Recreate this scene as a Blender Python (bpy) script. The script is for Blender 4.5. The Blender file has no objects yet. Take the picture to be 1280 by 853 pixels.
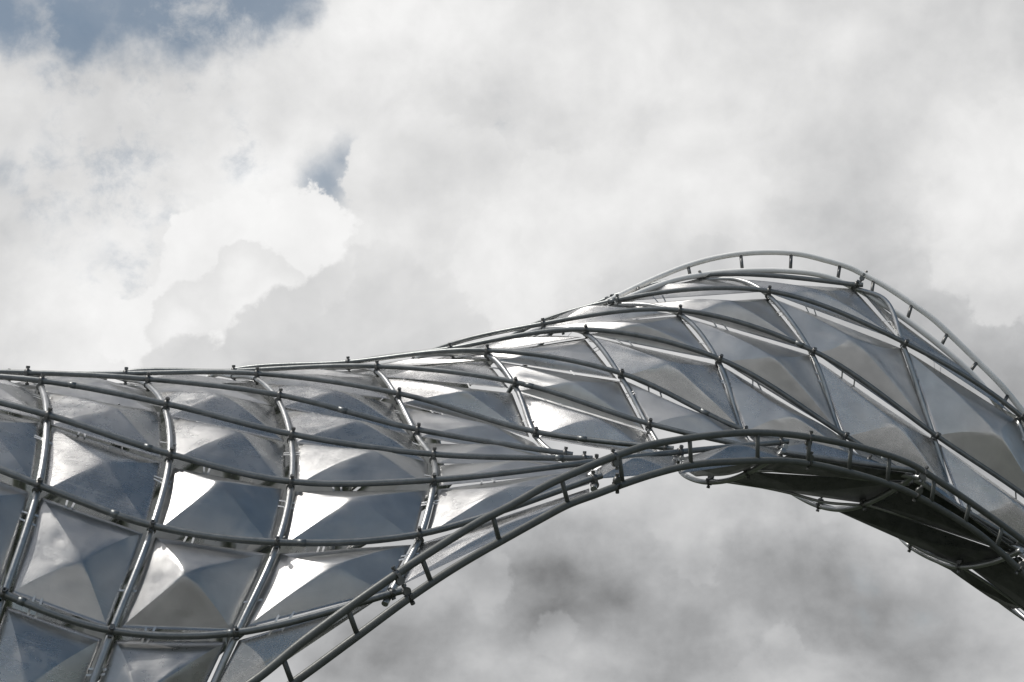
import bpy, bmesh, math, random
from mathutils import Vector, Matrix

# ------------------------------------------------------------------ camera, world, sun
scene = bpy.context.scene
COL = scene.collection
R = math.radians

cam_data = bpy.data.cameras.new("camera")
cam_data.sensor_width = 36.0
cam_data.lens = 36.0 * 1545.0 / 1280.0
cam_data.clip_start = 0.05
cam_data.clip_end = 5000.0
cam = bpy.data.objects.new("camera", cam_data)
cam.location = (0, 0, 1.6)
cam.rotation_euler = (R(110), 0, 0)
COL.objects.link(cam)
scene.camera = cam

SUN_AZ = -96.0      # degrees from straight ahead, negative is to the left
SUN_EL = 62.0
sd = Vector((math.sin(R(SUN_AZ)) * math.cos(R(SUN_EL)), math.cos(R(SUN_AZ)) * math.cos(R(SUN_EL)), math.sin(R(SUN_EL))))
sun_data = bpy.data.lights.new("sun", 'SUN')
sun_data.energy = 2.5
sun_data.angle = R(0.5)
sun_data.color = (1.0, 0.96, 0.90)
sun = bpy.data.objects.new("sun", sun_data)
sun.rotation_euler = (-sd).to_track_quat('-Z', 'Y').to_euler()
sun.location = sd * 60
COL.objects.link(sun)

scene.view_settings.view_transform = 'Standard'
scene.view_settings.look = 'None'
scene.view_settings.exposure = 0.0
scene.view_settings.gamma = 1.0
scene.view_settings.use_curve_mapping = False

NODES = {
    0: {1:(-5.343,11.060,1.746), 2:(-5.413,11.236,2.464), 3:(-5.464,11.157,3.199), 4:(-5.534,11.333,3.916), 5:(-5.581,11.189,4.643), 6:(-5.597,10.655,5.157), 7:(-5.102,9.963,4.955), 8:(-4.657,9.285,4.713), 9:(-4.253,8.629,4.394), 10:(-3.956,8.097,3.835), 11:(-3.852,7.733,3.099), 12:(-3.981,7.551,2.263), 13:(-4.252,7.470,1.510), 14:(-4.592,7.435,0.740)},
    1: {1:(-4.498,11.070,1.747), 2:(-4.536,11.258,2.464), 3:(-4.556,11.191,3.202), 4:(-4.594,11.379,3.918), 5:(-4.610,11.248,4.648), 6:(-4.607,10.723,5.172), 7:(-4.149,10.033,4.964), 8:(-3.744,9.351,4.668), 9:(-3.416,8.736,4.200), 10:(-3.221,8.234,3.557), 11:(-3.217,7.889,2.773), 12:(-3.360,7.721,1.885), 13:(-3.606,7.678,1.123), 14:(-3.917,7.690,0.354)},
    2: {0:(-3.738,11.796,1.969), 1:(-3.795,11.989,2.683), 2:(-3.848,11.926,3.420), 3:(-3.905,12.119,4.134), 4:(-3.957,11.992,4.863), 5:(-4.001,11.469,5.388), 6:(-3.549,10.770,5.203), 7:(-3.131,10.101,4.929), 8:(-2.768,9.474,4.513), 9:(-2.534,8.903,3.947), 10:(-2.466,8.389,3.309), 11:(-2.557,8.040,2.563), 12:(-2.744,7.877,1.708), 13:(-3.058,7.843,0.985), 14:(-3.409,7.867,0.246)},
    3: {0:(-2.886,12.647,2.925), 1:(-2.936,12.591,3.663), 2:(-2.953,12.789,4.378), 3:(-3.011,12.669,5.107), 4:(-3.124,12.158,5.633), 5:(-2.722,11.455,5.457), 6:(-2.348,10.790,5.210), 7:(-2.011,10.195,4.814), 8:(-1.776,9.632,4.305), 9:(-1.655,9.067,3.780), 10:(-1.637,8.561,3.226), 11:(-1.801,8.228,2.570), 12:(-2.043,8.140,1.853), 13:(-2.447,8.047,1.166), 14:(-2.854,7.980,0.470)},
    4: {0:(-1.879,12.826,3.805), 1:(-1.807,13.069,4.502), 2:(-1.848,13.015,5.241), 3:(-2.043,12.579,5.809), 4:(-1.664,11.858,5.687), 5:(-1.302,11.267,5.443), 6:(-1.038,10.780,5.014), 7:(-0.818,10.321,4.542), 8:(-0.640,9.791,4.181), 9:(-0.599,9.240,3.834), 10:(-0.668,8.834,3.336), 11:(-0.818,8.510,2.866), 12:(-1.866,8.464,2.088)},
    5: {0:(-0.714,12.918,4.622), 1:(-0.833,12.820,5.347), 2:(-1.039,12.336,5.870), 3:(-0.615,11.614,5.747), 4:(-0.241,11.310,5.621), 5:(0.030,11.005,5.195), 6:(0.215,10.704,4.629), 7:(0.455,10.344,4.334), 8:(0.595,9.924,4.182), 9:(0.664,9.513,4.049), 10:(0.620,9.183,3.833), 11:(0.586,9.046,3.750)},
    6: {1:(-0.102,12.385,6.094), 2:(0.314,11.644,6.023), 3:(0.717,11.272,5.823), 4:(1.032,11.036,5.292), 5:(1.250,10.812,4.735), 6:(1.339,10.446,4.411), 9:(1.394,9.952,4.244), 10:(1.303,9.532,3.989)},
    7: {0:(0.520,12.522,6.338), 1:(1.082,11.759,6.329), 2:(1.657,11.355,6.056), 3:(1.981,11.123,5.466), 4:(2.143,10.974,4.720), 5:(2.223,10.670,4.464), 9:(2.317,10.308,4.424), 10:(2.292,9.996,4.235)},
    8: {0:(1.965,11.905,6.658), 1:(2.573,11.466,6.306), 2:(2.917,11.266,5.598), 3:(3.125,11.185,4.726), 4:(3.239,10.939,4.424), 5:(3.548,10.569,4.234)},
    9: {0:(3.507,11.645,6.451), 1:(3.867,11.419,5.735), 2:(4.044,11.366,4.776), 3:(4.207,11.302,4.007), 4:(4.549,11.067,3.709), 5:(4.521,10.944,3.593)},
    10: {0:(4.871,11.810,5.223), 1:(4.940,11.509,5.009), 2:(5.101,11.497,3.995), 3:(5.355,11.462,3.246), 4:(5.604,11.422,2.672)},
    11: {0:(5.630,12.119,4.125), 1:(5.842,11.788,3.939), 2:(5.977,11.777,2.996), 3:(6.294,11.810,2.211), 4:(6.642,11.922,1.456)},
}
RING_EXTRA = {9: (3.770,11.604,6.267), 8: (2.327,11.765,6.554)}
FRONT_UPPER = [(-2.649,7.542,1.509), (-2.151,7.762,1.864), (-1.620,7.963,2.236), (-1.322,8.030,2.497), (-0.887,8.130,2.843), (-0.562,8.264,3.094), (-0.220,8.418,3.343), (-0.028,8.505,3.462), (0.256,8.625,3.650), (0.552,8.754,3.812), (0.782,8.890,3.937), (1.027,9.042,4.052), (1.261,9.191,4.134), (1.502,9.342,4.208), (1.875,9.573,4.302), (2.234,9.799,4.355), (2.617,9.973,4.352), (3.095,10.197,4.312), (3.447,10.372,4.242), (3.676,10.460,4.129), (3.996,10.589,3.954), (4.494,10.797,3.658), (5.099,11.053,3.223), (5.867,11.424,2.533), (6.610,11.791,1.660)]
FRONT_LOWER = [(-2.436,7.752,1.463), (-1.910,7.961,1.848), (-1.378,8.123,2.254), (-0.965,8.220,2.580), (-0.717,8.297,2.781), (-0.435,8.425,2.998), (-0.221,8.521,3.146), (-0.073,8.587,3.242), (0.182,8.697,3.406), (0.404,8.790,3.542), (0.615,8.892,3.642), (0.836,9.030,3.753), (1.097,9.191,3.872), (1.382,9.366,3.979), (1.793,9.625,4.078), (2.350,9.952,4.159), (2.813,10.168,4.131), (3.220,10.366,4.071), (3.456,10.486,4.015), (3.827,10.623,3.848), (4.105,10.735,3.695), (4.507,10.926,3.392), (4.960,11.145,2.991), (5.650,11.518,2.264), (6.267,11.896,1.457)]
FRONT_RUNGS = [((-1.881,7.873,2.040),(-1.710,8.027,2.006)), ((-1.438,8.013,2.372),(-1.397,8.115,2.248)), ((-1.059,8.094,2.701),(-1.009,8.204,2.562)), ((-0.603,8.245,3.064),(-0.544,8.374,2.920)), ((-0.133,8.460,3.391),(-0.089,8.577,3.240)), ((0.356,8.670,3.702),(0.404,8.788,3.548)), ((0.795,8.901,3.934),(0.823,9.014,3.767)), ((1.377,9.264,4.170),(1.395,9.375,3.981)), ((1.985,9.645,4.316),(1.991,9.749,4.116)), ((2.468,9.905,4.354),(2.460,10.001,4.161)), ((2.858,10.088,4.328),(2.843,10.179,4.137)), ((3.227,10.263,4.284),(3.213,10.361,4.077)), ((3.653,10.456,4.128),(3.634,10.551,3.938)), ((3.981,10.586,3.953),(3.947,10.672,3.781)), ((4.290,10.713,3.775),(4.241,10.801,3.588)), ((4.645,10.863,3.543),(4.567,10.954,3.341)), ((5.099,11.060,3.203),(4.998,11.165,2.951))]
BACK_OUTER = [(0.923,11.837,6.298), (1.006,11.824,6.347), (1.345,11.855,6.538), (1.586,11.880,6.661), (1.846,11.912,6.779), (2.117,11.897,6.855), (2.385,11.839,6.880), (2.708,11.783,6.873), (2.989,11.745,6.834), (3.227,11.727,6.762), (3.464,11.714,6.676), (3.595,11.705,6.600), (3.800,11.669,6.452), (4.052,11.636,6.236), (4.231,11.622,6.075), (4.373,11.621,5.919), (4.632,11.624,5.615), (4.825,11.628,5.382), (4.968,11.658,5.193), (5.182,11.717,4.874), (5.533,11.843,4.264), (5.947,12.040,3.406), (6.352,12.298,2.383)]
BACK_INNER = [(1.050,11.772,6.299), (1.235,11.794,6.388), (1.447,11.820,6.488), (1.705,11.857,6.593), (2.087,11.880,6.675), (2.491,11.806,6.675), (2.891,11.745,6.640), (3.207,11.710,6.575), (3.521,11.704,6.431), (3.790,11.662,6.220), (3.955,11.639,6.081), (4.253,11.617,5.799), (4.533,11.610,5.501), (4.725,11.623,5.240), (4.836,11.654,5.044), (5.006,11.709,4.767), (5.357,11.853,4.109), (5.737,12.045,3.292), (6.109,12.297,2.309)]
BACK_RUNGS = [((1.302,11.850,6.518),(1.311,11.803,6.427)), ((1.846,11.912,6.779),(1.861,11.885,6.640)), ((2.393,11.839,6.875),(2.395,11.823,6.677)), ((2.901,11.756,6.848),(2.875,11.747,6.645)), ((3.386,11.719,6.704),(3.341,11.702,6.528)), ((3.705,11.686,6.521),(3.660,11.679,6.332)), ((4.052,11.636,6.236),(3.983,11.634,6.062)), ((4.373,11.621,5.919),(4.282,11.615,5.772)), ((4.632,11.624,5.615),(4.533,11.610,5.501)), ((4.904,11.641,5.287),(4.793,11.638,5.121)), ((5.217,11.735,4.798),(5.077,11.737,4.638)), ((5.498,11.833,4.318),(5.344,11.843,4.146))]
HOOPS = [[(2.278,10.039,4.281), (2.199,10.263,4.249), (2.072,10.591,4.225), (1.945,10.808,4.213), (1.799,11.011,4.240), (1.697,11.248,4.320), (1.620,11.472,4.436), (1.600,11.684,4.584)],
[(3.553,10.593,4.219), (3.434,10.886,4.144), (3.247,11.229,4.081), (3.093,11.441,4.082), (2.945,11.677,4.165), (2.819,11.894,4.300), (2.750,12.110,4.438), (2.697,12.264,4.599)],
[(4.535,10.973,3.613), (4.405,11.258,3.563), (4.197,11.626,3.574), (4.050,11.853,3.682), (3.908,12.060,3.843), (3.853,12.265,4.010), (3.802,12.414,4.186)],
[(5.509,11.488,2.784), (5.434,11.788,2.837), (5.209,12.064,2.955), (5.091,12.317,3.137), (4.992,12.554,3.364), (4.934,12.701,3.545)]]
UNDER_PIPES = [[(2.077,10.615,4.246), (2.434,10.635,4.251), (2.773,10.674,4.231), (3.048,10.705,4.203), (3.531,10.774,4.161)],
[(1.803,11.033,4.268), (2.158,11.068,4.231), (2.534,11.142,4.174), (2.873,11.201,4.098), (3.252,11.251,4.079)],
[(3.252,11.246,4.092), (3.713,11.323,3.967), (4.158,11.374,3.827), (4.427,11.357,3.727), (4.581,11.188,3.608)],
[(2.958,11.718,4.197), (3.196,11.742,4.132), (3.451,11.732,4.013), (3.704,11.730,3.874), (3.945,11.702,3.716), (4.204,11.641,3.592)],
[(4.204,11.641,3.592), (4.544,11.788,3.421), (4.867,11.914,3.221), (5.209,12.059,2.970)],
[(3.908,12.060,3.843), (4.135,12.106,3.718), (4.347,12.143,3.615), (4.621,12.205,3.446), (4.851,12.218,3.262), (5.231,12.123,2.939)]]
UNDER_PANELS = [[(2.345,10.198,4.281), (3.513,10.642,4.231), (3.539,10.742,4.190), (2.116,10.703,4.268)],
[(2.120,10.725,4.266), (3.546,10.764,4.188), (3.297,11.325,4.110), (1.851,11.106,4.270)],
[(3.596,10.740,4.197), (4.555,11.063,3.658), (4.602,11.238,3.617), (3.304,11.295,4.103)],
[(3.320,11.330,4.096), (4.608,11.290,3.619), (4.241,11.703,3.595), (3.009,11.630,4.147)],
[(4.241,11.718,3.613), (4.873,11.960,3.242), (4.871,12.269,3.269), (3.994,12.065,3.829)],
[(4.562,11.093,3.577), (5.485,11.590,2.795), (5.270,12.064,2.955), (4.298,11.673,3.590)],
[(1.414,10.135,4.161), (2.278,10.302,4.287), (2.050,10.652,4.262), (1.682,11.043,4.300)]]
# soft light and dark masses of the cloud cover: (bearing deg, height deg, weight)
CLOUD_MASSES = [(-20.9,9.5,0.142), (-17.6,8.0,-0.066), (-14.2,8.8,0.038), (-20.9,4.4,0.022), (-17.6,4.8,0.087), (-12.4,6.4,0.180), (-5.2,13.6,0.211), (0.4,13.7,0.151), (5.9,13.6,0.081), (11.3,13.4,0.028), (16.6,13.1,0.052), (21.2,12.8,-0.022), (-10.6,11.0,0.070), (-5.2,10.1,-0.003), (0.4,10.1,-0.071), (5.9,9.7,-0.032), (8.1,8.6,0.126), (11.3,9.2,-0.009), (16.6,9.7,0.018), (21.5,8.8,0.049), (-5.2,6.5,0.089), (-1.9,6.5,-0.043), (2.2,5.8,0.185), (7.7,6.5,0.095), (11.3,6.4,0.082), (16.2,6.3,-0.017), (21.2,6.4,0.142), (-5.2,2.8,-0.038), (-0.7,2.8,0.119), (3.0,2.8,0.002), (7.7,4.6,-0.085), (13.1,3.8,-0.011), (17.6,3.4,-0.106), (20.6,3.3,0.172), (21.5,1.6,0.122), (-20.6,-0.1,0.066), (-17.6,0.9,0.174), (-14.2,-0.1,-0.082), (-8.8,0.2,0.013), (-5.2,1.0,0.039), (-0.7,1.4,0.060), (19.9,0.2,-0.138), (22.2,-1.5,-0.179), (18.3,1.6,-0.105), (5.2,-6.4,-0.019), (2.2,-7.9,0.045), (8.1,-7.2,0.141), (9.6,-8.1,-0.032), (11.3,-9.5,-0.220), (7.6,-9.2,0.092), (14.9,-7.6,0.136), (16.6,-9.3,0.068), (19.9,-10.5,0.003), (-3.0,-11.5,-0.110), (-6.3,-14.2,-0.138), (0.0,-9.7,0.009), (2.6,-11.8,-0.238), (-0.7,-13.6,-0.013), (5.9,-10.7,-0.059), (9.9,-11.3,-0.113), (14.9,-11.1,-0.233), (18.3,-11.9,-0.069), (21.5,-13.0,-0.044), (2.2,-14.6,0.068), (7.7,-14.9,-0.110), (12.8,-14.1,0.179), (17.6,-14.1,-0.066), (-8.8,-15.2,-0.035), (13.1,-5.9,-0.008)]
CUMULUS = [(-12.8,4.6,2.15), (-9.4,5.2,1.93), (-8.6,3.4,1.56), (-11.3,3.0,2.78), (-13.6,1.5,3.15), (-16.1,0.6,2.23), (-14.2,4.5,1.67)]
CUMULUS_FRONT = [(-12.4,2.9,1.48), (-10.8,2.2,1.67), (-14.2,1.9,1.30), (-15.2,0.9,1.67), (-11.3,1.0,2.23)]
CUMULUS_RIGHT = [(-4.4,6.9,3.15), (-1.5,8.3,1.67), (-3.0,4.7,3.71), (-5.2,3.6,2.78)]
GREY_CLOUD = [(-11.3,-0.9,2.30), (-14.5,-1.9,2.30), (-7.7,-0.1,3.52), (-5.9,2.8,2.04), (-4.4,-0.5,3.71)]
CUMULUS_FAR = [(22.3,8.1,2.04), (22.8,5.3,2.97), (21.2,6.1,1.48), (20.7,3.3,1.67), (22.2,2.6,1.85)]
CUMULUS_MID = [(2.2,5.8,3.15), (0.0,3.6,2.60), (4.8,6.9,2.23), (7.7,8.6,2.04), (9.6,6.8,2.23), (-0.7,1.7,1.85)]
LOW_PUFFS = [(7.7,-7.8,1.11), (8.8,-9.6,0.96), (12.8,-14.1,1.30), (11.0,-14.6,0.93), (1.9,-13.6,1.11), (14.9,-6.9,1.11), (-1.5,-11.1,1.11)]
BLUE_TOP = [(-22.0,14.0,1.56), (-19.3,14.4,2.04), (-16.6,14.8,2.30), (-13.5,15.0,2.52), (-11.2,15.3,2.04), (-15.2,13.7,1.26)]
BLUE_HOLE = [(-8.4,7.4,0.93), (-7.8,8.3,0.48)]
BLUE_MOTTLED = [(-18.9,11.0,2.60), (-16.2,11.8,2.23), (-17.6,8.0,2.60), (-20.3,6.8,1.48), (-17.3,3.4,1.48), (-12.4,8.9,1.30), (0.0,10.1,0.52)]


class V:
    """tiny wrapper so node maths can be written as expressions"""
    def __init__(self, nt, sock): self.nt, self.s = nt, sock
    def _m(self, op, *a, clamp=False):
        n = self.nt.nodes.new('ShaderNodeMath'); n.operation = op; n.use_clamp = clamp
        for i, x in enumerate((self,) + a):
            if isinstance(x, V): self.nt.links.new(x.s, n.inputs[i])
            else: n.inputs[i].default_value = x
        return V(self.nt, n.outputs[0])
    def __add__(s, o): return s._m('ADD', o)
    __radd__ = __add__
    def __sub__(s, o): return s._m('SUBTRACT', o)
    def __mul__(s, o): return s._m('MULTIPLY', o)
    __rmul__ = __mul__
    def clamp(s): return s._m('ADD', 0.0, clamp=True)
    def smooth(s, a, b):
        n = s.nt.nodes.new('ShaderNodeMapRange'); n.interpolation_type = 'SMOOTHSTEP'
        s.nt.links.new(s.s, n.inputs[0]); n.inputs[1].default_value = a; n.inputs[2].default_value = b
        return V(s.nt, n.outputs[0])

def noise(nt, vec, scale, detail=6, rough=0.55, dist=0.0, ntype=None, out=0):
    n = nt.nodes.new('ShaderNodeTexNoise')
    n.noise_dimensions = '3D'
    if ntype: n.noise_type = ntype
    n.inputs['Scale'].default_value = scale; n.inputs['Detail'].default_value = detail
    n.inputs['Roughness'].default_value = rough; n.inputs['Distortion'].default_value = dist
    if vec is not None: nt.links.new(vec, n.inputs['Vector'])
    return n.outputs[out]

def mixc(nt, f, a, b):
    n = nt.nodes.new('ShaderNodeMix'); n.data_type = 'RGBA'
    for s, x in ((n.inputs[0], f), (n.inputs[6], a), (n.inputs[7], b)):
        if isinstance(x, V): nt.links.new(x.s, s)
        elif isinstance(x, bpy.types.NodeSocket): nt.links.new(x, s)
        elif isinstance(x, (int, float)): s.default_value = x
        else: s.default_value = (*x, 1)
    return n.outputs[2]

def build_world():
    w = bpy.data.worlds.new("World"); scene.world = w; w.use_nodes = True
    nt = w.node_tree; nt.nodes.clear(); L = nt.links.new
    outn = nt.nodes.new('ShaderNodeOutputWorld'); bg = nt.nodes.new('ShaderNodeBackground')
    L(bg.outputs[0], outn.inputs[0])
    tc = nt.nodes.new('ShaderNodeTexCoord'); D = tc.outputs['Generated']
    sky = nt.nodes.new('ShaderNodeTexSky'); sky.sky_type = 'NISHITA'; sky.sun_disc = False
    sky.sun_elevation = R(SUN_EL); sky.sun_rotation = R(SUN_AZ)
    sky.air_density = 1.0; sky.dust_density = 2.0; sky.ozone_density = 1.0
    hs = nt.nodes.new('ShaderNodeHueSaturation'); hs.inputs['Saturation'].default_value = 1.25; hs.inputs['Hue'].default_value = 0.482
    hs.inputs['Value'].default_value = SKY_VALUE
    L(sky.outputs[0], hs.inputs['Color'])
    blue = hs.outputs[0]
    # bearings on the dome, measured from a point 20 degrees above the horizon to the north
    def dot(v):
        n = nt.nodes.new('ShaderNodeVectorMath'); n.operation = 'DOT_PRODUCT'
        L(D, n.inputs[0]); n.inputs[1].default_value = v; return V(nt, n.outputs['Value'])
    e = R(20)
    fx = dot((1, 0, 0)); fy = dot((0, math.cos(e), math.sin(e))); fz = dot((0, -math.sin(e), math.cos(e)))
    lon = fx._m('ARCTAN2', fy) * (180 / math.pi); lat = fz._m('ARCSINE') * (180 / math.pi)
    # domain warp
    wn = noise(nt, D, 9.0, 7, 0.6, out=1)
    sp = nt.nodes.new('ShaderNodeSeparateColor'); L(wn, sp.inputs[0])
    w1, w2 = V(nt, sp.outputs[0]) - 0.5, V(nt, sp.outputs[1]) - 0.5
    wn2 = noise(nt, D, 30.0, 6, 0.6, out=1)
    sp2 = nt.nodes.new('ShaderNodeSeparateColor'); L(wn2, sp2.inputs[0])
    b1, b2 = V(nt, sp2.outputs[0]) - 0.5, V(nt, sp2.outputs[1]) - 0.5
    def puffs(scale, det=2.0):
        n = nt.nodes.new('ShaderNodeTexVoronoi'); n.feature = 'F1'
        n.inputs['Scale'].default_value = scale; n.inputs['Detail'].default_value = det; n.inputs['Roughness'].default_value = 0.55
        n.normalize = True
        wv = nt.nodes.new('ShaderNodeVectorMath'); wv.operation = 'MULTIPLY_ADD'
        L(wn2, wv.inputs[0]); wv.inputs[1].default_value = (0.02, 0.02, 0.02); L(D, wv.inputs[2])
        L(wv.outputs[0], n.inputs['Vector']); return V(nt, n.outputs['Distance'])
    pf = puffs(20.0) - 0.35
    lw = lon + w1 * 6.5 + b1 * 1.6; bw = lat + w2 * 6.5 + b2 * 1.6       # for soft masses
    le = lon + w1 * 2.2 + b1 * 2.6; be = lat + w2 * 2.2 + b2 * 2.6        # for crisp edges
    def comb(a, b):
        n = nt.nodes.new('ShaderNodeCombineXYZ'); L(a.s, n.inputs[0]); L(b.s, n.inputs[1]); return n.outputs[0]
    pw, pe = comb(lw, bw), comb(le, be)
    def dist(p, x, y):
        n = nt.nodes.new('ShaderNodeVectorMath'); n.operation = 'DISTANCE'
        L(p, n.inputs[0]); n.inputs[1].default_value = (x, y, 0); return V(nt, n.outputs['Value'])
    tot = None
    for x, y, a in CLOUD_MASSES:
        q = dist(pw, x, y)
        q = (q * q) * (-1 / 18.0)
        g = q._m('EXPONENT') * a
        tot = g if tot is None else tot + g
    def union(lst, p):
        t = None
        for x, y, r in lst:
            v = dist(p, x, y) * (-1.0) + r
            t = v if t is None else t._m('SMOOTH_MAX', v, 0.6)
        return t
    n_soft = V(nt, noise(nt, D, 6.0, 8, 0.56, 0.3)) - 0.5
    n_fine = V(nt, noise(nt, D, 22.0, 7, 0.6, 0.2)) - 0.5
    st = sd - Vector((0, math.cos(R(20)), math.sin(R(20)))) * sd.dot(Vector((0, math.cos(R(20)), math.sin(R(20)))))
    st = st.normalized() * 0.020
    sh = nt.nodes.new('ShaderNodeVectorMath'); sh.operation = 'ADD'; L(D, sh.inputs[0]); sh.inputs[1].default_value = tuple(st)
    rel = V(nt, noise(nt, D, 10.0, 6, 0.55, 0.2)) - V(nt, noise(nt, sh.outputs[0], 10.0, 4, 0.5, 0.2))
    bill = rel * 0.8 + V(nt, noise(nt, D, 16.0, 5, 0.5, 0.0)) * 0.5 - 0.25 - pf * 0.45
    stv = nt.nodes.new('ShaderNodeVectorMath'); stv.operation = 'MULTIPLY'; L(D, stv.inputs[0]); stv.inputs[1].default_value = (1, 1, 1.7)
    band = (V(nt, noise(nt, stv.outputs[0], 7.0, 7, 0.55, 0.1)) - 0.5) * lat.smooth(1.5, -5.0)
    val = tot + 0.63 + band * 0.55 + lat.smooth(0.5, -5.0) * -0.05 + n_soft * 0.24 + n_fine * 0.15 - pf * 0.05 + rel * 0.42
    lay = val
    def over(base, mask, shade): return base * (mask * -1.0 + 1.0) + shade * mask
    edge = pf * -2.6
    for grp, st, sh in ((CUMULUS_FAR, 0.55, 0.80), (CUMULUS_MID, 0.45, 0.80), (LOW_PUFFS, 0.45, 0.55)):
        u = union(grp, pe) + edge
        lay = over(lay, u.smooth(-0.08, 0.30) * u.smooth(4.5, 0.8) * st, val * 0.3 + (sh * 0.72) + bill * 0.25)
    cr = union(CUMULUS_RIGHT, pe) + edge
    m = cr.smooth(-0.04, 0.22) * cr.smooth(3.2, 0.6)
    lay = over(lay, m * 0.55, val * 0.5 + 0.39 + bill * 0.25)
    cu = union(CUMULUS, pe) + edge * 0.7
    m = cu.smooth(-0.1, 0.22)
    lay = over(lay, m, n_fine * 0.16 + bill * 0.22 + 0.885)
    cf = union(CUMULUS_FRONT, pe) + edge * 0.7
    m = cf.smooth(-0.05, 0.25)
    lay = over(lay, m * 0.75, cf.smooth(0.0, 1.8) * 0.12 + bill * 0.16 + 0.76)
    gc = union(GREY_CLOUD, pe) + edge
    m = gc.smooth(-0.10, 0.35) * cr.smooth(4.0, 0.0)._m('MAXIMUM', 0.35)
    lay = over(lay, m * 0.8, val * 0.55 + 0.27 + bill * 0.10)
    # clear gaps
    bt = union(BLUE_TOP, comb(lon + w1 * 5.0 + b1 * 3.0, lat + w2 * 5.0 + b2 * 3.0))
    bh = union(BLUE_HOLE, comb(lon + w1 * 1.5 + b1 * 1.6, lat + w2 * 1.5 + b2 * 1.6))
    bm = union(BLUE_MOTTLED, pw)
    mott = V(nt, noise(nt, D, 22.0, 9, 0.62, 0.15))
    wisp = V(nt, noise(nt, D, 14.0, 9, 0.66, 0.25))
    clear = bt.smooth(-1.1, 1.2) * (wisp.smooth(0.50, 0.70) * -0.7 + 1.0)
    clear = clear._m('MAXIMUM', bh.smooth(-0.8, 0.8) * 0.85)
    clear = clear._m('MAXIMUM', bm.smooth(-1.2, 1.2) * mott.smooth(0.46, 0.70) * 0.6)
    clear = clear * (cu.smooth(-0.1, 0.15) * -1.0 + 1.0) * (cr.smooth(-0.1, 0.2) * -1.0 + 1.0)
    clear = clear * 0.74      # thin haze in front of the blue
    # the rest of the dome: broken cloud with the same blue between
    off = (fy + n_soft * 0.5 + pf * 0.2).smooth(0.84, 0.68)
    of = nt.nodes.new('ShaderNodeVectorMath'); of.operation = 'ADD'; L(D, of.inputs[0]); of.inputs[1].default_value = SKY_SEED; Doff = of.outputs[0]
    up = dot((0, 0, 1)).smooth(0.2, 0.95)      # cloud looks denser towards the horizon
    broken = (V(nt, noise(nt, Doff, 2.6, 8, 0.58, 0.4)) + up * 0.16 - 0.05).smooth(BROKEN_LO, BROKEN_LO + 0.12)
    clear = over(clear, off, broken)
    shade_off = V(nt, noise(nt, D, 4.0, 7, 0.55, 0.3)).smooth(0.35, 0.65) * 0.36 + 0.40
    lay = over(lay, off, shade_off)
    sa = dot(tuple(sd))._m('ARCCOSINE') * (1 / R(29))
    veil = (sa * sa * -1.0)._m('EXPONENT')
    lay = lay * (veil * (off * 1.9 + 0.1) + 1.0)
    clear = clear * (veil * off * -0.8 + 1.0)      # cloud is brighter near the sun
    lay = lay._m('MINIMUM', 2.4)._m('MAXIMUM', 0.2)
    # warm white tops, slightly cool greys
    tint = mixc(nt, lay.smooth(0.35, 0.85), (0.985, 0.995, 1.01), (1.0, 0.996, 0.99))
    cm = nt.nodes.new('ShaderNodeVectorMath'); cm.operation = 'SCALE'
    L(tint, cm.inputs[0]); L(lay.s, cm.inputs['Scale'])
    inv = 1.0 / BG
    cs = nt.nodes.new('ShaderNodeVectorMath'); cs.operation = 'SCALE'; L(cm.outputs[0], cs.inputs[0]); cs.inputs['Scale'].default_value = inv
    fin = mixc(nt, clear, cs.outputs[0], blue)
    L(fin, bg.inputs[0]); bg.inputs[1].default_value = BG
    w.cycles.sampling_method = 'MANUAL'; w.cycles.sample_map_resolution = 512
BG = 0.10
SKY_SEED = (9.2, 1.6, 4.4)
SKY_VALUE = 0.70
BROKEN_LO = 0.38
build_world()

# ------------------------------------------------------------------ materials
def new_mat(name):
    m = bpy.data.materials.new(name); m.use_nodes = True
    nt = m.node_tree; b = nt.nodes['Principled BSDF']; return m, nt, b

def ramp(nt, fac, stops):
    n = nt.nodes.new('ShaderNodeValToRGB'); nt.links.new(fac, n.inputs[0])
    cr = n.color_ramp
    while len(cr.elements) < len(stops): cr.elements.new(0.5)
    for el, (p, c) in zip(cr.elements, stops):
        el.position = p; el.color = (*c, 1) if not isinstance(c, (int, float)) else (c, c, c, 1)
    return n.outputs[0]

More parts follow.
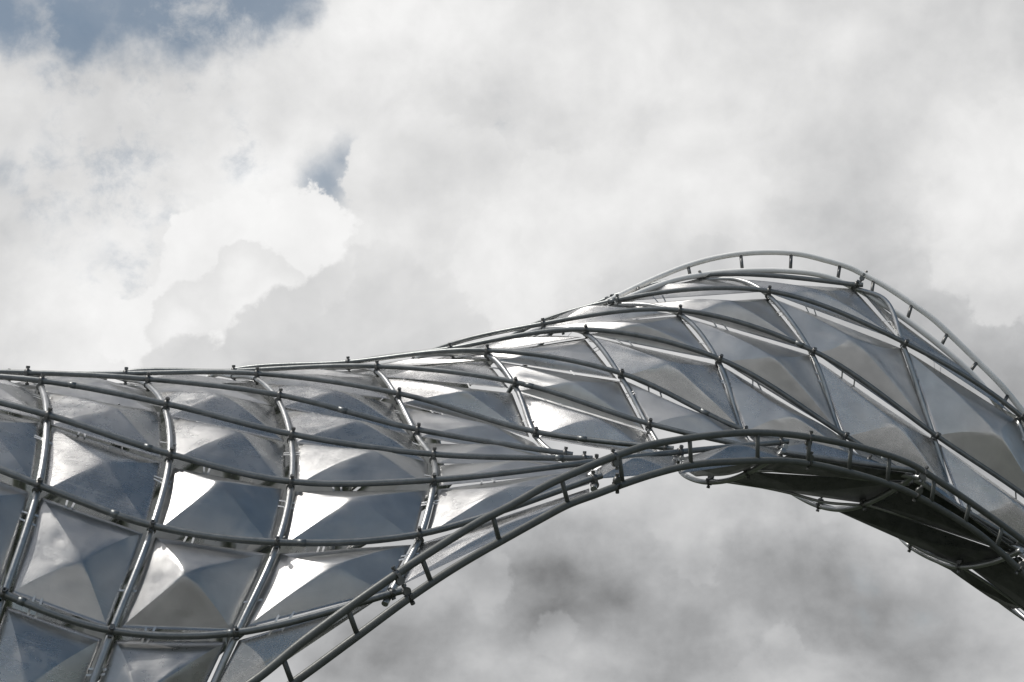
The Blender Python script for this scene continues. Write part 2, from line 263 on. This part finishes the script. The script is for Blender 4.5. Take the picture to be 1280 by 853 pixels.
def mat_sheet():
    m, nt, b = new_mat("weathered_aluminium_sheet"); L = nt.links.new
    uv = nt.nodes.new('ShaderNodeTexCoord').outputs['UV']
    oi = nt.nodes.new('ShaderNodeObjectInfo')
    obj = nt.nodes.new('ShaderNodeTexCoord').outputs['Object']
    blot = noise(nt, obj, 3.5, 6, 0.6, 0.4)
    base = ramp(nt, blot, [(0.3, (0.60, 0.60, 0.60)), (0.7, (0.73, 0.73, 0.725))])
    L(base, b.inputs['Base Color'])
    b.inputs['Metallic'].default_value = 1.0
    # swirling wipe marks: stretched noise
    mp = nt.nodes.new('ShaderNodeMapping'); mp.inputs['Scale'].default_value = (3.0, 60.0, 1); mp.inputs['Rotation'].default_value = (0, 0, 0.6)
    wv = nt.nodes.new('ShaderNodeVectorMath'); wv.operation = 'ADD'
    nn = noise(nt, uv, 1.6, 3, 0.5, 0, out=1)
    sc = nt.nodes.new('ShaderNodeVectorMath'); sc.operation = 'SCALE'; L(nn, sc.inputs[0]); sc.inputs['Scale'].default_value = 0.10
    L(uv, wv.inputs[0]); L(sc.outputs[0], wv.inputs[1])
    ad = nt.nodes.new('ShaderNodeVectorMath'); ad.operation = 'ADD'
    L(wv.outputs[0], ad.inputs[0]); L(oi.outputs['Location'], ad.inputs[1])
    L(wv.outputs[0], mp.inputs[0])
    streak = noise(nt, mp.outputs[0], 1.0, 5, 0.6, 0.3)
    smudge = noise(nt, obj, 6.0, 6, 0.65, 0.8)
    b.inputs['Anisotropic'].default_value = 0.0
    scr = None
    for ang, sc_, th in ((0.9, 0.6, .66), (-0.6, 0.8, .67)):
        m2 = nt.nodes.new('ShaderNodeMapping'); m2.inputs['Scale'].default_value = (2.2 * sc_, 95.0 * sc_, 1); m2.inputs['Rotation'].default_value = (0, 0, ang)
        L(wv.outputs[0], m2.inputs[0])
        q = V(nt, noise(nt, m2.outputs[0], 1.0, 2, 0.5)).smooth(th, th + .06)
        scr = q if scr is None else scr._m('MAXIMUM', q)
    cl = mixc(nt, scr * 0.25, base, (0.85, 0.85, 0.85))
    L(cl, b.inputs['Base Color'])
    r = V(nt, smudge).smooth(0.35, 0.7) * 0.08 + V(nt, streak).smooth(0.45, 0.7) * 0.045 + scr * 0.04 + V(nt, oi.outputs['Random']) * 0.07 + SHEET_ROUGH
    L(r.s, b.inputs['Roughness'])
    bp = nt.nodes.new('ShaderNodeBump'); bp.inputs['Strength'].default_value = 0.05; bp.inputs['Distance'].default_value = 0.02
    hgt = V(nt, noise(nt, obj, 4.0, 2, 0.45)) * 1.0
    L(hgt.s, bp.inputs['Height']); L(bp.outputs[0], b.inputs['Normal'])
    return m
SHEET_ROUGH = 0.225

def mat_pipe(name, c0, c1, metal, rough):
    m, nt, b = new_mat(name); L = nt.links.new
    obj = nt.nodes.new('ShaderNodeTexCoord').outputs['Object']
    a = noise(nt, obj, 9.0, 6, 0.65, 0.5)
    g = noise(nt, obj, 70.0, 4, 0.6)
    f = V(nt, a) * 0.7 + V(nt, g) * 0.3
    base = ramp(nt, f.s, [(0.35, c0), (0.65, c1)])
    L(base, b.inputs['Base Color']); b.inputs['Metallic'].default_value = metal
    r = V(nt, g) * 0.25 + V(nt, a) * 0.15 + (rough - 0.2)
    L(r.s, b.inputs['Roughness'])
    bp = nt.nodes.new('ShaderNodeBump'); bp.inputs['Strength'].default_value = 0.25; bp.inputs['Distance'].default_value = 0.003
    L(g, bp.inputs['Height']); L(bp.outputs[0], b.inputs['Normal'])
    return m

M_SHEET = mat_sheet()
M_PIPE = mat_pipe("galvanised_pipe_dull", (0.16, 0.17, 0.17), (0.26, 0.27, 0.27), 0.75, 0.42)
M_RING = mat_pipe("galvanised_pipe_bright", (0.36, 0.37, 0.37), (0.52, 0.52, 0.515), 0.8, 0.36)
M_RAIL = mat_pipe("grey_painted_pipe", (0.10, 0.105, 0.10), (0.15, 0.155, 0.145), 0.1, 0.45)
M_WHITE = mat_pipe("pale_zinc_pipe", (0.84, 0.83, 0.80), (0.90, 0.89, 0.87), 0.0, 0.45)
M_DARK = mat_pipe("shade_toned_sheet", (0.12, 0.125, 0.12), (0.22, 0.225, 0.215), 0.7, 0.32)  # sheet metal of the underside, with its shade put into the base colour
M_CLAMP = mat_pipe("clamp_steel", (0.10, 0.10, 0.10), (0.24, 0.24, 0.23), 0.8, 0.45)
M_STRAP = mat_pipe("bright_strap", (0.60, 0.60, 0.60), (0.74, 0.74, 0.73), 0.5, 0.4)

def mat_grass():
    m, nt, b = new_mat("grass_field"); L = nt.links.new
    obj = nt.nodes.new('ShaderNodeTexCoord').outputs['Object']
    a = noise(nt, obj, 0.15, 8, 0.6); c = noise(nt, obj, 9.0, 6, 0.7)
    f = V(nt, a) * 0.6 + V(nt, c) * 0.4
    L(ramp(nt, f.s, [(0.3, (0.018, 0.026, 0.012)), (0.7, (0.040, 0.052, 0.024))]), b.inputs['Base Color'])
    b.inputs['Roughness'].default_value = 0.9
    bp = nt.nodes.new('ShaderNodeBump'); bp.inputs['Distance'].default_value = 0.05; L(c, bp.inputs['Height']); L(bp.outputs[0], b.inputs['Normal'])
    return m
M_GRASS = mat_grass()

# ------------------------------------------------------------------ geometry helpers
def catmull(pts, sub):
    P = [Vector(p) for p in pts]
    P = [P[0] * 2 - P[1]] + P + [P[-1] * 2 - P[-2]]
    out = []
    for i in range(1, len(P) - 2):
        p0, p1, p2, p3 = P[i - 1:i + 3]
        # centripetal tangents
        d1 = max((p1 - p0).length ** .5, 1e-4); d2 = max((p2 - p1).length ** .5, 1e-4); d3 = max((p3 - p2).length ** .5, 1e-4)
        m1 = ((p1 - p0) / d1 - (p2 - p0) / (d1 + d2) + (p2 - p1) / d2) * d2
        m2 = ((p2 - p1) / d2 - (p3 - p1) / (d2 + d3) + (p3 - p2) / d3) * d2
        for k in range(sub):
            t = k / sub; t2 = t * t; t3 = t2 * t
            out.append(p1 * (2 * t3 - 3 * t2 + 1) + m1 * (t3 - 2 * t2 + t) + p2 * (-2 * t3 + 3 * t2) + m2 * (t3 - t2))
    out.append(P[-2]); return out

def tube(bm, path, r, seg=12, caps=True):
    path = [Vector(p) for p in path]; rings = []
    t = (path[1] - path[0]).normalized()
    n = t.orthogonal().normalized()
    for i, p in enumerate(path):
        if i == 0: t = (path[1] - path[0]).normalized()
        elif i == len(path) - 1: t = (path[-1] - path[-2]).normalized()
        else: t = (path[i + 1] - path[i - 1]).normalized()
        n = (n - t * n.dot(t)).normalized(); b = t.cross(n)
        rings.append([bm.verts.new(p + (n * math.cos(2 * math.pi * k / seg) + b * math.sin(2 * math.pi * k / seg)) * r) for k in range(seg)])
    for a, c in zip(rings, rings[1:]):
        for k in range(seg):
            f = bm.faces.new((a[k], a[(k + 1) % seg], c[(k + 1) % seg], c[k])); f.smooth = True
    if caps:
        for ring, rev in ((rings[0], True), (rings[-1], False)):
            f = bm.faces.new(ring[::-1] if rev else ring)
    return rings

ROOT = bpy.data.objects.new("metal_sculpture", None)
ROOT.location = (0.0, 8.5, 0.0); ROOT.empty_display_size = 0.5
ROOT['label'] = "silvery sculpture of bent tubes and creased metal panels swooping into an arch against clouds"
ROOT['category'] = "sculpture"
COL.objects.link(ROOT)
INV = Matrix.Translation(Vector(ROOT.location)).inverted()

def link(name, me, mat, parent, label=None):
    if isinstance(me, bmesh.types.BMesh):
        bm = me; me = bpy.data.meshes.new(name); bm.to_mesh(me); bm.free()
    if mat and not me.materials: me.materials.append(mat)
    o = bpy.data.objects.new(name, me); COL.objects.link(o)
    if parent is not None:
        o.parent = parent
        if parent is ROOT: o.matrix_parent_inverse = INV
    if label: o['label'] = label
    return o

rnd = random.Random(7)
N = {(r, j): Vector(p) for j, col in NODES.items() for r, p in col.items()}
FIRST = {0: 7, 1: 7, 2: 6, 3: 5, 4: 4, 5: 3, 6: 2, 7: 1, 8: 0, 9: 0, 10: 0, 11: 0}
PIPE_END = {(11, 5), (12, 4), (10, 6), (10, 7), (5, 9), (4, 10), (4, 11), (0, 10), (0, 11)}      # corners without a pipe of their own

def normal_at(r, j):
    def g(a, b): return N.get((a, b))
    u = (g(r, j + 1) or N[(r, j)]) - (g(r, j - 1) or N[(r, j)])
    v = (g(r + 1, j) or N[(r, j)]) - (g(r - 1, j) or N[(r, j)])
    if u.length < 1e-6: u = Vector((1, 0, 0))
    if v.length < 1e-6: v = Vector((0, 0, -1))
    return v.cross(u).normalized()
NRM = {k: normal_at(*k) for k in N}

# long pipes -------------------------------------------------------------
R_PIPE = 0.0245
long_objs = {}
for r in range(-1, 15):
    run = [j for j in range(12) if (r, j) in N and (r, j) not in PIPE_END]
    if len(run) < 2: continue
    pts = [N[(r, j)] for j in run]
    if run[0] == 0: pts = [pts[0] * 2 - pts[1]] + pts
    if run[-1] == 11: pts = pts + [pts[-1] * 2 - pts[-2]]
    else:
        dirn = (pts[-1] - pts[-2]).normalized(); pts.append(pts[-1] + dirn * 0.07)
    bm = bmesh.new(); tube(bm, catmull(pts, 14), R_PIPE * (1.0), 14)
    long_objs[r] = link("long_pipe", bm, M_PIPE, ROOT)
    cc = catmull(pts, 14)
    for q in (rnd.uniform(.2, .4), rnd.uniform(.6, .85)):
        i = int(q * (len(cc) - 3)); bm = bmesh.new()
        tube(bm, [cc[i], cc[i].lerp(cc[i + 1], .9)], R_PIPE * 1.09, 14); link("sleeve", bm, M_PIPE, long_objs[r])

# ring pipes -------------------------------------------------------------
def offs(k, d): return N[k] - NRM[k] * d
ring_objs = {}
for j in range(12):
    rs = sorted(r for (r, jj) in N if jj == j and (r, jj) not in PIPE_END)
    pts = [offs((r, j), 0.052) for r in rs]
    if j in RING_EXTRA: pts.insert(1, Vector(RING_EXTRA[j]))
    d0 = (pts[-1] - pts[-2]).normalized(); pts.append(pts[-1] + d0 * (0.10 if j > 3 else 0.5))
    bm = bmesh.new(); tube(bm, catmull(pts, 12), R_PIPE * 0.98, 14)
    ring_objs[j] = link("ring_pipe", bm, M_RING, ROOT)

# clamps -----------------------------------------------------------------
def clamp_mesh():
    """coupler: band round the outer pipe (along X), band round the inner pipe (along Y, below), bolt along Z"""
    bm = bmesh.new()
    tube(bm, [(-0.017, 0, 0), (0.017, 0, 0)], 0.0315, 14)
    tube(bm, [(0, -0.016, -0.052), (0, 0.016, -0.052)], 0.0310, 14)
    tube(bm, [(0.004, 0, -0.105), (0.004, 0, 0.058)], 0.0085, 8)
    for z, h, rr in ((0.036, 0.022, 0.017), (-0.108, 0.020, 0.016)):
        vs = [[bm.verts.new((0.004 + rr * math.cos(k * math.pi / 3 + .3), rr * math.sin(k * math.pi / 3 + .3), zz)) for k in range(6)] for zz in (z, z + h)]
        for k in range(6): bm.faces.new((vs[0][k], vs[0][(k + 1) % 6], vs[1][(k + 1) % 6], vs[1][k]))
        bm.faces.new(vs[0][::-1]); bm.faces.new(vs[1])
    for s in (-1, 1):      # ears of the saddle
        bmesh.ops.create_cube(bm, size=1, matrix=Matrix.Translation((0.0, s * 0.036, -0.012)) @ Matrix.Diagonal((0.024, 0.014, 0.030, 1)))
    bmesh.ops.recalc_face_normals(bm, faces=bm.faces)
    me = bpy.data.meshes.new("clamp"); bm.to_mesh(me); bm.free(); me.materials.append(M_CLAMP); return me
CLAMP = clamp_mesh()
def place_clamp(p, xdir, n, parent, s=1.0):
    x = xdir.normalized(); z = (n - x * n.dot(x)).normalized(); y = z.cross(x)
    o = bpy.data.objects.new("clamp", CLAMP); COL.objects.link(o)
    m = Matrix((x, y, z)).transposed().to_4x4(); m.translation = p
    o.parent = parent
    o.matrix_parent_inverse = Matrix.Identity(4)
    o.matrix_basis = m @ Matrix.Diagonal((s, s, s, 1)) @ Matrix.Rotation(rnd.uniform(-.25, .25), 4, 'X')
    return o
for (r, j), p in sorted(N.items()):
    if (r, j) in PIPE_END or r not in long_objs or r < FIRST[j] - 1: continue
    a = N.get((r, j + 1)) or p; b = N.get((r, j - 1)) or p
    if (a - b).length < 1e-5: continue
    place_clamp(p, a - b, NRM[(r, j)], long_objs[r])

# panels -----------------------------------------------------------------
def panel_bm(c, nrm, H, seed, K=11, m=8, wob=0.0022):
    """sheet with four creases running in from the corners to a soft dented middle. c: TL,TR,BR,BL"""
    rr = random.Random(seed); bm = bmesh.new(); uvl = bm.loops.layers.uv.new("UVMap")
    ph = [rr.uniform(0, 6.28) for _ in range(8)]; ax, ay = rr.uniform(-.18, .18), rr.uniform(-.18, .18)
    tw = rr.uniform(0.02, 0.10)
    side = (c[1] - c[0]).length; amp = wob
    dents = [(rr.uniform(-.8, .8), rr.uniform(-.8, .8), rr.uniform(-.009, .009), rr.uniform(.08, .22)) for _ in range(5)]
    def P(u, v, Rr):
        q = 1 - Rr; uu = u + ax * q * q; vv = v + ay * q * q
        a, b = (uu + 1) / 2, (vv + 1) / 2
        base = (c[0] * (1 - a) + c[1] * a) * (1 - b) + (c[3] * (1 - a) + c[2] * a) * b
        an = tw * q * q; cu = u * math.cos(an) - v * math.sin(an); cv = u * math.sin(an) + v * math.cos(an)
        p = 2.6 + 60 * Rr ** 1.5
        mx = max(abs(cu), abs(cv), 1e-6)
        rad = mx * ((abs(cu) / mx) ** p + (abs(cv) / mx) ** p) ** (1 / p)
        e = 0.15
        h = (math.sqrt(1 + e * e) - math.sqrt(rad * rad + e * e)) / (math.sqrt(1 + e * e) - e)
        w = amp * (math.sin(3.1 * u + ph[0] + 1.3 * v) + .7 * math.sin(4.7 * v + ph[1] - 1.7 * u) + .5 * math.sin(7.3 * u + ph[2]) * math.sin(6.1 * v + ph[3]))
        for du, dv, da, ds in dents: h += da / H * math.exp(-((u - du) ** 2 + (v - dv) ** 2) / (ds * ds))
        return base + nrm * (h * H + w * (0.35 + 0.65 * min(1, (1 - Rr) * 3)))
    def uvp(u, v): return ((u + 1) / 2 * side + seed * .37, (v + 1) / 2 * side + seed * .71)
    rings = []; info = {}
    for k in range(K):
        Rr = 1 - k / K; ring = []
        for s in range(4):
            for t in range(m):
                q = -1 + 2 * t / m
                u, v = ((q, -1), (1, q), (-q, 1), (-1, -q))[s]
                u *= Rr; v *= Rr
                vt = bm.verts.new(P(u, v, Rr)); info[vt] = uvp(u, v); ring.append(vt)
        rings.append(ring)
    cv = bm.verts.new(P(0, 0, 0)); info[cv] = uvp(0, 0)
    n4 = 4 * m
    for a, b in zip(rings, rings[1:]):
        for k in range(n4): bm.faces.new((a[k], a[(k + 1) % n4], b[(k + 1) % n4], b[k]))
    for k in range(n4): bm.faces.new((rings[-1][k], rings[-1][(k + 1) % n4], cv))
    for f in bm.faces:
        f.smooth = True
        for l in f.loops: l[uvl].uv = info[l.vert]
    sharp_to = int(K * 0.82)
    for k in range(sharp_to):
        for s in range(4):
            e = bm.edges.get((rings[k][s * m], rings[k + 1][s * m]))
            if e: e.smooth = False
    # two-millimetre sheet
    geom = bmesh.ops.solidify(bm, geom=bm.faces[:], thickness=0.003)
    return bm

def inset(c, g):
    """move every corner in from its two sides by g metres"""
    out = []
    for i in range(4):
        p, a, b = c[i], c[(i + 1) % 4], c[(i - 1) % 4]
        out.append(p + (a - p).normalized() * min(g, (a - p).length * .2) + (b - p).normalized() * min(g, (b - p).length * .2))
    return out

PANEL_OFF = 0.10
DENT = 0.165
DENT_OF = {(8, 1): 0.9, (9, 1): 0.6, (10, 1): 0.7, (10, 2): 1.15, (8, 0): 0.7, (9, 0): 0.7}     # some sheets were pushed in less than others
panels = {}
for r in range(-8, 14):
    for j in range(0, 11):
        ks = [(r, j), (r, j + 1), (r + 1, j + 1), (r + 1, j)]
        if not all(k in N for k in ks): continue
        po = 0.03 if (r, j) in ((9, 5), (9, 6)) else (0.065 if r >= 9 or (j <= 4 and r >= 8) else (0.02 if r == 0 else (PANEL_OFF if j < 6 else 0.045)))
        tl = .015 if j >= 7 and r > 0 else 0      # the right-hand sheets lean back a little
        c = [offs(k, po + rnd.uniform(-.020, .020) + (tl if i < 2 else -tl)) for i, k in enumerate(ks)]
        n = (c[3] - c[0] + c[2] - c[1]).cross(c[1] - c[0] + c[2] - c[3]).normalized()
        ce = inset(c, (0.042 if j <= 4 else 0.024) if not (r < FIRST[j] - 1) else 0.0)
        small = min((ce[i] - ce[(i + 1) % 4]).length for i in range(4))
        hid = r < FIRST[j] - 1
        H = DENT * min(1, small / .62) * rnd.uniform(.88, 1.12) * DENT_OF.get((r, j), 1.0)
        if r == 0: H *= 0.95
        elif j >= 6: H *= 1.2
        elif r <= FIRST[j]: H *= 0.65
        bm = panel_bm(ce, n, H, rnd.random() * 50, K=6 if hid else 16, m=4 if hid else 11)
        panels[(r, j)] = (link("panel", bm, M_SHEET, ROOT), ce, n)

# straps joining neighbouring panels ------------------------------------
def strap(a, b, n, w=0.014):
    d = b - a; L_ = d.length; x = d.normalized(); z = (n - x * n.dot(x)).normalized(); y = z.cross(x)
    bm = bmesh.new(); st = [(-.035, .004), (0, .006), (L_, .006), (L_ + .035, .004)]
    vs = []
    for s, h in st:
        vs.append([bm.verts.new(a + x * s + y * yy + z * (h + zz)) for yy, zz in ((-w / 2, 0), (w / 2, 0), (w / 2, .003), (-w / 2, .003))])
    for p, q in zip(vs, vs[1:]):
        for k in range(4): bm.faces.new((p[k], p[(k + 1) % 4], q[(k + 1) % 4], q[k]))
    bm.faces.new(vs[0][::-1]); bm.faces.new(vs[-1])
    return bm
for (r, j), (o, c, n) in sorted(panels.items()):
    if r < FIRST[j] - 1: continue
    for (key, A, B) in (((r, j + 1), (1, 2), (0, 3)), ((r + 1, j), (3, 2), (0, 1))):
        if key not in panels: continue
        c2 = panels[key][1]
        for t in ((.25, .32) if rnd.random() < .5 else (.66,)):
            t += rnd.uniform(-.03, .03)
            a = c[A[0]].lerp(c[A[1]], t); b = c2[B[0]].lerp(c2[B[1]], t + rnd.uniform(-.015, .015))
            if 0.02 < (b - a).length < .3: link("strap", strap(a, b, n), M_STRAP, ROOT)

# thin tie wires under the long pipes of the right-hand shoulder -----------
for r in (1, 2, 3, 4):
    for j in range(5, 11):
        if (r, j) in N and (r, j + 1) in N and r >= FIRST[j]:
            for q in (0.045, 0.085):
                a = offs((r, j), .10); b = offs((r, j + 1), .10)
                dn = (N.get((r + 1, j)) or N[(r, j)]) - N[(r, j)]; dn = dn.normalized() if dn.length > 0 else Vector((0, 0, -1))
                bm = bmesh.new(); tube(bm, [a + dn * q * .6, a.lerp(b, .5) + dn * q, b + dn * q * .6], 0.0028, 6)
                link("tie_wire", bm, M_CLAMP, ROOT)

# ladder rails -----------------------------------------------------------
def ladder(upper, lower, rungs, mat, r_rail, label):
    bm = bmesh.new(); tube(bm, catmull(upper, 8), r_rail, 16)
    lad = link("edge_ladder", None, None, ROOT, label) if False else bpy.data.objects.new("edge_ladder", None)
    COL.objects.link(lad); lad.parent = ROOT; lad.matrix_parent_inverse = INV; lad['label'] = label
    link("rail", bm, mat, lad)
    bm = bmesh.new(); tube(bm, catmull(lower, 8), r_rail, 16); link("rail", bm, mat, lad)
    for a, b in rungs:
        bm = bmesh.new(); tube(bm, [a, b], r_rail * .62, 10); link("rung", bm, M_CLAMP if mat is M_WHITE else mat, lad)
    return lad
LF = ladder(FRONT_UPPER, FRONT_LOWER, FRONT_RUNGS, M_RAIL, 0.0285, "dark grey ladder of two tubes curving along the lower edge")
LB = ladder(BACK_OUTER, BACK_INNER, BACK_RUNGS, M_WHITE, 0.029, "pale ladder of two tubes arching over the crest")

# clamps where the skin pipes meet the ladders
def nearest(path, p):
    best = min(range(len(path) - 1), key=lambda i: (path[i] - p).length)
    return path[best], (path[min(best + 1, len(path) - 1)] - path[max(best - 1, 0)])
fu, fl = catmull(FRONT_UPPER, 8), catmull(FRONT_LOWER, 8)
bo_, bi_ = catmull(BACK_OUTER, 8), catmull(BACK_INNER, 8)
view = Vector((0, -1, -0.15)).normalized()
for k in ((11, 4), (10, 5), (9, 7), (5, 8), (4, 9)):
    p, d = nearest(fu, N[k]); place_clamp(p, d, Vector((0.25, -0.2, 1)), LF, 0.95)
    p, d = nearest(fl, N[k]); place_clamp(p, d, Vector((-0.2, 0.3, -1)), LF, 0.95)
for k in ((1, 7), (0, 9), (1, 10)):
    p, d = nearest(bo_, N[k]); place_clamp(p, d, Vector((0, 0, 1)), LB, 0.85)

# underside: hoops, pipes and panels ---------------------------------------
for h in HOOPS:
    bm = bmesh.new(); tube(bm, catmull(h, 8), 0.0245, 12)
    o = link("hoop_pipe", bm, M_RING, ROOT)
    for i in (2, 4):
        if i < len(h) - 1:
            p = Vector(h[i]); d = Vector(h[i + 1]) - Vector(h[i - 1])
            place_clamp(p, d, Vector((0.05, 0.0, -1)), o, 0.95)
for h in UNDER_PIPES:
    bm = bmesh.new(); tube(bm, catmull(h, 6), 0.014, 10); link("under_pipe", bm, M_RING, ROOT)
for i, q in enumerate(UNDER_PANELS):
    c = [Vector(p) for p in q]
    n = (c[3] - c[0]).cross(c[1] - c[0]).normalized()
    bm = panel_bm(c, n, 0.06, 60 + i * 1.7, K=10, m=7); link("panel", bm, M_DARK, ROOT, "panel closing the underside of the arch, its shade put into the colour")

# ------------------------------------------------------------------ ground
bm = bmesh.new()
bmesh.ops.create_grid(bm, x_segments=60, y_segments=60, size=2500)
for v in bm.verts:
    d = math.hypot(v.co.x, v.co.y)
    v.co.z = 0 if d < 400 else min(18, (d - 400) * .006) * (0.6 + 0.4 * math.sin(v.co.x * .004 + 1) * math.cos(v.co.y * .005))
m, nt, b = new_mat("pale_gravel")
oc = nt.nodes.new('ShaderNodeTexCoord').outputs['Object']
nt.links.new(ramp(nt, noise(nt, oc, 30.0, 8, 0.75), [(0.3, (0.23, 0.23, 0.23)), (0.7, (0.35, 0.348, 0.345))]), b.inputs['Base Color'])
b.inputs['Roughness'].default_value = 0.9
b2 = bmesh.new(); ring = []
for k in range(64):
    a = 2 * math.pi * k / 64
    ring.append(b2.verts.new((math.cos(a) * 60 * (1 + .05 * math.sin(3 * a)), -44 + math.sin(a) * 46, 0.004)))
b2.faces.new(ring)
pv = link("gravel_forecourt", b2, m, None); pv['kind'] = "structure"; pv['label'] = "pale gravel forecourt in front of the sculpture"
g = link("ground", bm, M_GRASS, None); g['kind'] = "structure"; g['label'] = "flat grassy ground below the sculpture"
